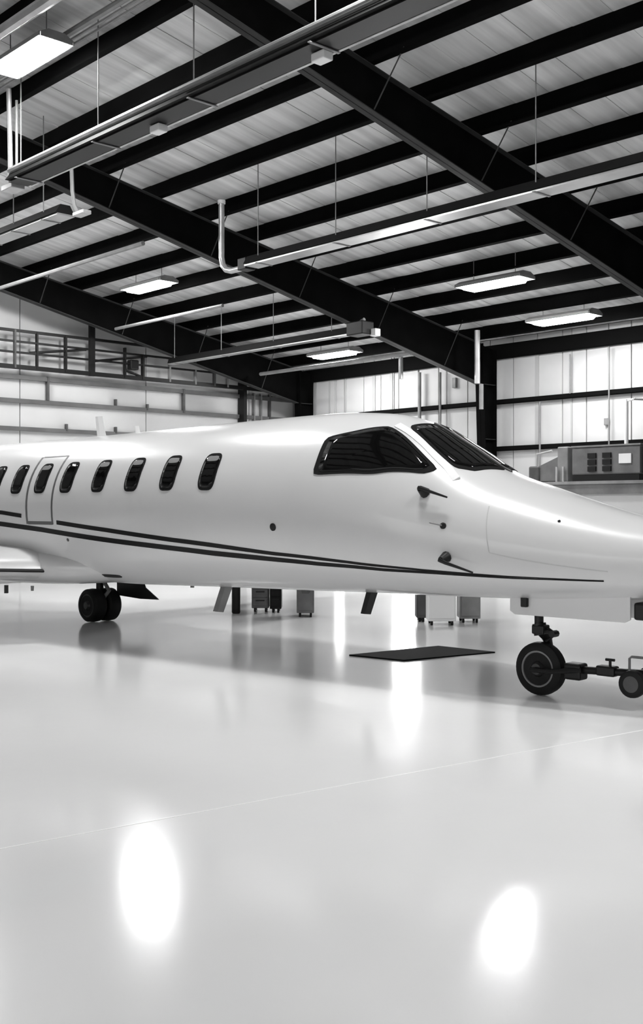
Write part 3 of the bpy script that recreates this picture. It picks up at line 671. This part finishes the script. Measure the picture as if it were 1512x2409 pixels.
m = MB(); m.box(18.42, 18.85, 29.96, 30.01, 3.0, 3.3); mk('name_plate', m, 'white', body)
m = MB(); m.box(18.02, 18.1, 29.95, 31.2, 2.7, 3.5); mk('end_panel', m, 'black', ah)
m = MB(); m.box(18.1, 20.6, 29.97, 31.3, 3.55, 3.6); mk('lid', m, 'grey', ah)
cp = thing('compressor', 'dark machine with slanted duct, left of the louvred machine', 'machine', W(21.6, 30.5, 2.46), rot=BROT)
m = MB(); m.box(20.75, 21.15, 30, 31, 2.46, 3.6); mk('tall_cabinet', m, 'grey', cp, bevel=.02)
m = MB(); m.prism([(21.15, 2.5), (21.15, 3.3), (22.2, 2.9), (22.2, 2.5)], [lambda a, b, v=v_: W(a, v, b) for v_ in (30.1, 30.9)]); mk('duct', m, 'equip', cp)
m = MB(); m.box(21.9, 22.3, 30, 30.6, 2.46, 3.0); mk('motor', m, 'dark', cp, bevel=.03)
for uu in (20.85, 21.1):
    m = MB(); bt(m, [W(uu, 29.9, 2.46), W(uu, 29.9, 2.95)], .04, 8); mk('pipe_stub', m, 'pale', cp, smooth=True)
m = MB(); bt(m, [W(22.1, 30.2, 3.0), W(22.1, 30.2, 3.4), W(21.5, 30.2, 3.5)], .035, 8); mk('hose', m, 'pale', cp, smooth=True)
vp = thing('vent_pole', 'tall white vent pole above the louvred machine', 'pole', W(19.1, 30.8, 3.6), rot=BROT)
m = MB(); bt(m, [W(19.1, 30.8, 3.6), W(19.1, 30.8, 5.05)], .065, 10); mk('pole', m, 'white', vp, smooth=True)
m = MB(); bt(m, [W(18.85, 30.8, 5.05), W(18.4, 30.8, 5.0), W(18.0, 30.8, 4.97), W(17.95, 30.8, 4.8)], .035, 8); mk('pole_arm', m, 'dark', vp, smooth=True)
m = MB(); bt(m, [W(19.1, 30.8, 5.0), W(18.8, 30.8, 5.05)], .035, 8); mk('pole_joint', m, 'white', vp, smooth=True)

# ------------------------------------------------------------------ gear standing on the far side of the jet, seen under the belly
def at(x, y): Y = CAM_H * F_PX / (y - HORIZON); return ((x - 756.0) / F_PX * Y, Y)
def crate(nm, cx, cy, wd, dp, h, mt, label, cat, fit, ang=0.0):
    t = thing(nm, label, cat, (cx, cy, 0), rot=ang); ca, sa = math.cos(ang), math.sin(ang)
    def T(a, b, c): return (cx + a * ca - b * sa, cy + a * sa + b * ca, c)
    m = MB(); m.box(-wd / 2, wd / 2, -dp / 2, dp / 2, .06, h, T=T); mk('body', m, mt, t, bevel=.012)
    for a in (-1, 1):
        for b in (-1, 1):
            m = MB(); m.lathe(T(a * (wd / 2 - .05), b * (dp / 2 - .05), .035), (ca, sa, 0), [(-.015, .02), (-.015, .035), (.015, .035), (.015, .02)], 12); mk('caster', m, 'rubber', t)
    for k in range(fit):
        z0 = .1 + (h - .14) * k / fit; z1 = .1 + (h - .14) * (k + 1) / fit - .02
        m = MB(); m.box(-wd / 2 + .02, wd / 2 - .02, -dp / 2 - .015, -dp / 2 + .004, z0, z1, T=T); d = mk('drawer', m, mt, t, bevel=.004)
        m = MB(); m.box(-wd / 4, wd / 4, -dp / 2 - .035, -dp / 2 - .015, z1 - .04, z1 - .025, T=T); mk('pull', m, 'black', d)
    return t
x, y = at(555, 1443); t = thing('gas_bottle', 'slim black gas bottle standing behind the jet, left of the cabinets', 'bottle', (x, y, 0))
m = MB(); m.lathe((x, y, 0), (0, 0, 1), [(0, .055), (.02, .066), (.66, .066), (.74, .05), (.78, .025)], 20); mk('cylinder', m, 'black', t, smooth=True)
m = MB(); m.lathe((x, y, .77), (0, 0, 1), [(0, .02), (.05, .03), (.08, .03)], 12); mk('valve', m, 'grey', t, smooth=True)
x, y = at(612, 1440); crate('tool_cabinet', x, y + .2, .27, .4, .82, 'equip', 'mid grey drawer cabinet under the belly, beside the black cabinet', 'cabinet', 5)
x, y = at(648, 1442); crate('tool_cabinet', x, y + .2, .18, .4, .80, 'rubber', 'narrow black cabinet under the belly, right of the mid grey one', 'cabinet', 4)
x, y = at(718, 1452); crate('equipment_crate', x, y + .2, .26, .4, .8, 'equip', 'grey crate under the belly, behind the jet left of the bright door', 'crate', 2)
x, y = at(1040, 1472); crate('equipment_crate', x, y + .2, .38, .4, .62, 'white', 'white wheeled box under the belly, right of the bright door', 'box', 1)
x, y = at(1106, 1466); crate('equipment_crate', x, y + .2, .29, .4, .66, 'grey', 'grey wheeled box under the belly, right of the white box', 'box', 1)
x, y = at(997, 1470); crate('equipment_crate', x, y + .5, .15, .3, .5, 'dark', 'small dark box between the bright door and the white box', 'box', 1)
